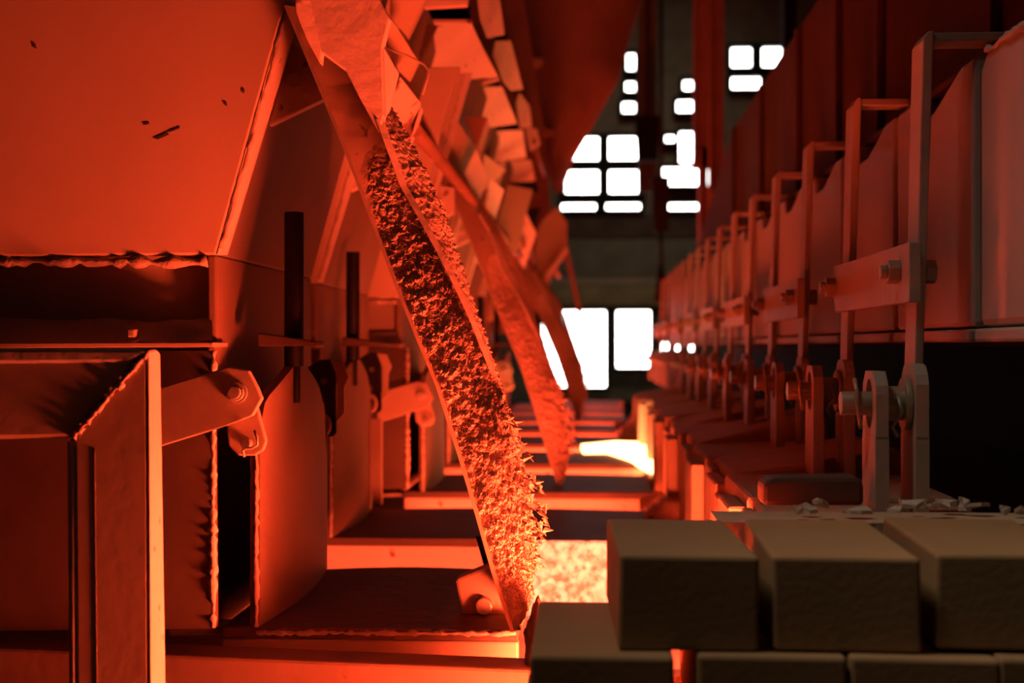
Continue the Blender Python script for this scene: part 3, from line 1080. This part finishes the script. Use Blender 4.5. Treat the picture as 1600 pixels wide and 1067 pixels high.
S.append(('hood_plate', [(684, 41), (735, 32), (755, 75), (778, 118), (727, 122), (714, 106), (670, 105), (664, 80)], 3.1, 'pale', 'pale orange curved hood plate, first of the stepped hoods', .25))
S.append(('gusset_plate', [(655, 38), (683, 39), (663, 82), (655, 95)], 2.95, 'dark', 'dark red triangular gusset beside the first hood', .0))
S.append(('hood_plate', [(733, 136), (785, 135), (808, 192), (764, 198), (760, 184), (722, 173)], 3.9, 'pale', 'pale hood plate, second of the stepped hoods', .25))
S.append(('shelf_lip', [(712, 134), (778, 118), (780, 124), (733, 138), (712, 142)], 3.8, 'pale', 'pale shelf lip above the second hood', .0))
S.append(('gusset_plate', [(726, 183), (761, 183), (744, 230)], 3.5, 'hood', 'dark red pointed gusset under the second hood', .0))
S.append(('gusset_plate', [(704, 176), (736, 140), (726, 184), (716, 192)], 3.6, 'hood', 'dark red gusset beside the second hood', .0))
S.append(('hood_plate', [(757, 205), (817, 203), (822, 246), (778, 251), (758, 240)], 4.7, 'pale', 'pale hood plate, third of the stepped hoods', .2))
S.append(('hood_plate', [(789, 251), (830, 250), (836, 282), (796, 285)], 5.5, 'pale', 'small hood plate, fourth of the stepped hoods', .2))
S.append(('side_hood', [(742, -30), (777, -30), (788, 52), (760, 57), (750, 30)], 3.3, 'pale', 'uppermost side plate of the stepped hoods', .3))
S.append(('side_hood', [(774, 64), (798, 63), (817, 138), (798, 140), (787, 128), (770, 86)], 4.1, 'pale', 'tall side plate below the uppermost one', .3))
S.append(('side_hood', [(812, 144), (827, 165), (831, 198), (812, 199), (806, 160)], 4.9, 'pale', 'short side plate beside the third hood', .2))
S.append(('side_hood', [(820, 201), (839, 201), (844, 226), (828, 236)], 5.7, 'pale', 'small side plate below the short one', .2))
S.append(('shield_plate', [(700, 184), (712, 184), (744, 232), (722, 281), (712, 281), (682, 268), (686, 240)], 3.45, 'paint', 'curved orange head plate of the second leaning bar', .1))
S.append(('shield_plate', [(744, 232), (762, 278), (741, 330), (716, 296), (722, 278)], 3.5, 'pale', 'pale plate beside the head of the second bar', .08))
S.append(('shield_plate', [(766, 277), (787, 296), (768, 360), (755, 345)], 4.2, 'pale', 'slim pale plate deep among the shields', .05))
S.append(('shield_plate', [(756, 240), (790, 265), (770, 285), (752, 300)], 4.5, 'paint', 'orange plate below the third hood', .05))
S.append(('strip_plate', [(793, 288), (832, 296), (820, 340), (806, 396), (780, 420), (764, 400)], 4.8, 'paint', 'second flat orange strip slanting down deeper in the aisle', .0))
S.append(('shield_plate', [(810, 340), (822, 332), (838, 365), (818, 420), (806, 398)], 5.6, 'pale', 'small pale plate beside the second strip', .05))
S.append(('end_plate', [(838, 366), (846, 345), (870, 322), (886, 348), (887, 388), (862, 420), (846, 446), (832, 425)], 6.4, 'paint', 'flat orange many-sided end plate next to the bright window', .0))
S.append(('end_strut', [(885, 384), (888, 392), (848, 448), (842, 442)], 6.3, 'pale', 'thin lit strut along the lower edge of the end plate', .0))
S.append(('end_rod', [(876, 372), (884, 372), (912, 500), (905, 500)], 6.415, 'hood', 'thin far rod crossing the bright doorway', .0))
for nm, o, y, m, lab, tilt in S:
    px_slab(nm, o, y, .02, m, lab, 'plate' if 'rod' not in nm and 'strut' not in nm else 'rod', G if nm == 'shield_plate' else None, .002, tilt,
            (.28 if y > 3 else .10 if y > 1.8 else .02) if m in ('pale', 'paint', 'patch') and nm in ('shield_plate', 'hood_plate', 'side_hood') else 0)
def hang(o):
    c = sum((v.co for v in o.data.vertices), V()) / len(o.data.vertices) + V(o.location)
    build('hanger_rod', MB().cyl((c.x, c.y, c.z), (c.x, 7.19, c.z), .012, 8), 'hood', o)


for o in [x for x in COL.objects if x.parent is None and x.name.startswith(('end_plate', 'shield_plate.005', 'shield_plate.01', 'strip_plate.001', 'end_strut', 'side_hood.003'))]:
    hang(o)
# dark slots between shelves
for i, (o, y, lab) in enumerate([([(650, 8), (735, 8), (735, 31), (650, 31)], 3.25, 'black slot plate under the topmost shelf lip'),
                                 ([(715, 122), (780, 121), (780, 136), (715, 136)], 4.05, 'black slot plate above the second hood'),
                                 ([(760, 194), (808, 192), (808, 203), (760, 205)], 4.85, 'black slot plate above the third hood'),
                                 ([(795, 284), (838, 284), (842, 300), (795, 298)], 5.6, 'black slot plate under the fourth hood'),
                                 ([(772, 50), (792, 50), (794, 66), (772, 66)], 4.12, 'small black bracket between two side plates'),
                                 ([(803, 136), (818, 136), (820, 144), (803, 144)], 5.0, 'smaller black bracket lower between side plates'),
                                 ([(824, 326), (844, 324), (836, 356), (822, 350)], 5.9, 'black cavity plate beside the end plate')]):
    px_slab('slot_plate', o, y, .02, 'void', lab, 'plate', 'slot plates', 0)
# wire loop
wp = [(600, 71), (615, 80), (634, 86), (650, 94), (663, 101), (669, 110), (668, 122), (660, 148)]
tag(build('wire', MB().tube([P(a, b, 2.12) for a, b in wp], .0016, 6), 'weld'), 'thin bent wire looping between the shield plates', 'wire')
# backing behind all shields
px_slab('backing_plate', [(560, -120), (800, -120), (850, 200), (868, 420), (820, 520), (740, 520), (600, 250)], 7.18, .03, 'hood', 'deep dark red backing plate behind the stepped hoods', 'plate')

# ---------------------------------------------------------------- big hanging hood and hoists in the middle distance
def duct(rows, y, depth, m, name, lab, cat):
    mb = MB()
    n = 24
    def fn(u, v):
        x = v * (len(rows) - 1)
        i = min(int(x), len(rows) - 2)
        f = x - i
        py = rows[i][0] + (rows[i + 1][0] - rows[i][0]) * f
        l = rows[i][1] + (rows[i + 1][1] - rows[i][1]) * f
        r = rows[i][2] + (rows[i + 1][2] - rows[i][2]) * f
        a = math.pi * u
        A, B = P(l, py, y), P(r, py, y)
        return A.lerp(B, .5 - .5 * math.cos(a)) + V((0, -depth * math.sin(a), 0))
    mb.grid(fn, n, 30)
    # back
    mb.add([P(rows[0][1], rows[0][0], y), P(rows[0][2], rows[0][0], y), P(rows[-1][2], rows[-1][0], y), P(rows[-1][1], rows[-1][0], y)], [[0, 1, 2, 3]])
    o = build(name, mb, m)
    return tag(o, lab, cat)


duct([(-80, 798, 1015), (0, 802, 1003), (60, 810, 985), (130, 822, 965), (200, 838, 925), (260, 852, 890), (300, 866, 878)], 7.8, .55, 'hood',
     'extraction_hood', 'big dark red curved extraction hood hanging over the far end of the aisle', 'hood')
px_slab('hood_ledge', [(800, 92), (848, 90), (848, 97), (800, 99)], 7.25, .5, 'paint', 'short lit ledge sticking out from the extraction hood', 'ledge')
px_slab('hood_ledge', [(838, 196), (868, 203), (868, 212), (838, 208)], 7.25, .5, 'hood', 'lower dark ledge sticking out from the extraction hood', 'ledge')


def hoist(px, top, blk, y, lab, cone=True):
    root = empty('hoist', P(px, blk[1], y), lab, 'hoist', 'hanging hoists')
    build('chain_tube', MB().cyl(P(px, top, y), P(px, blk[0], y), .014, 10), 'void', root)
    w_ = blk[2]
    build('block', MB().prism([P(px - w_, blk[0], y), P(px + w_, blk[0], y), P(px + w_ * .8, blk[1], y), P(px - w_ * .8, blk[1], y)], (0, .12, 0)), 'void', root, .01)
    if cone:
        build('hook_rod', MB().cyl(P(px, blk[1], y), P(px, blk[1] + 70, y), .012, 10), 'void', root)
        build('hook_cone', MB().cyl(P(px, blk[1] + 50, y), P(px, blk[1] + 110, y), .014, 12, .055), 'void', root)


hoist(1033, -60, (275, 362, 14), 10.0, 'dark hoist with a hanging hook in front of the high windows')
hoist(1012, -60, (180, 250, 20), 12.0, 'dark hoist block between the high windows', False)
for (x0, x1, y0, y1, y, m, lab) in [(1088, 1112, -60, 262, 9.0, 'hood', 'dark red hanging column beside the right hood panels'),
                                    (1113, 1131, -60, 330, 8.8, 'hood', 'slim dark red hanging column next to the wider one'),
                                    (1096, 1106, 230, 400, 9.0, 'hood', 'thin red rod under the wider hanging column'),
                                    (1118, 1127, 300, 410, 8.7, 'hood', 'thin red rod under the slim hanging column'),
                                    (1000, 1026, -60, 300, 13.0, 'wall', 'grey upright post between the high windows'),
                                    (1228, 1246, -60, 260, 10.0, 'void', 'black upright post behind the hood panels')]:
    mb = MB()
    far_box(mb, x0, y0, x1, y1, y, .10)
    # flanged section
    far_box(mb, x0 - 3, y0, x0, y1, y - .03, .16)
    tag(build('hanging_column', mb, m), lab, 'column', 'hanging columns')
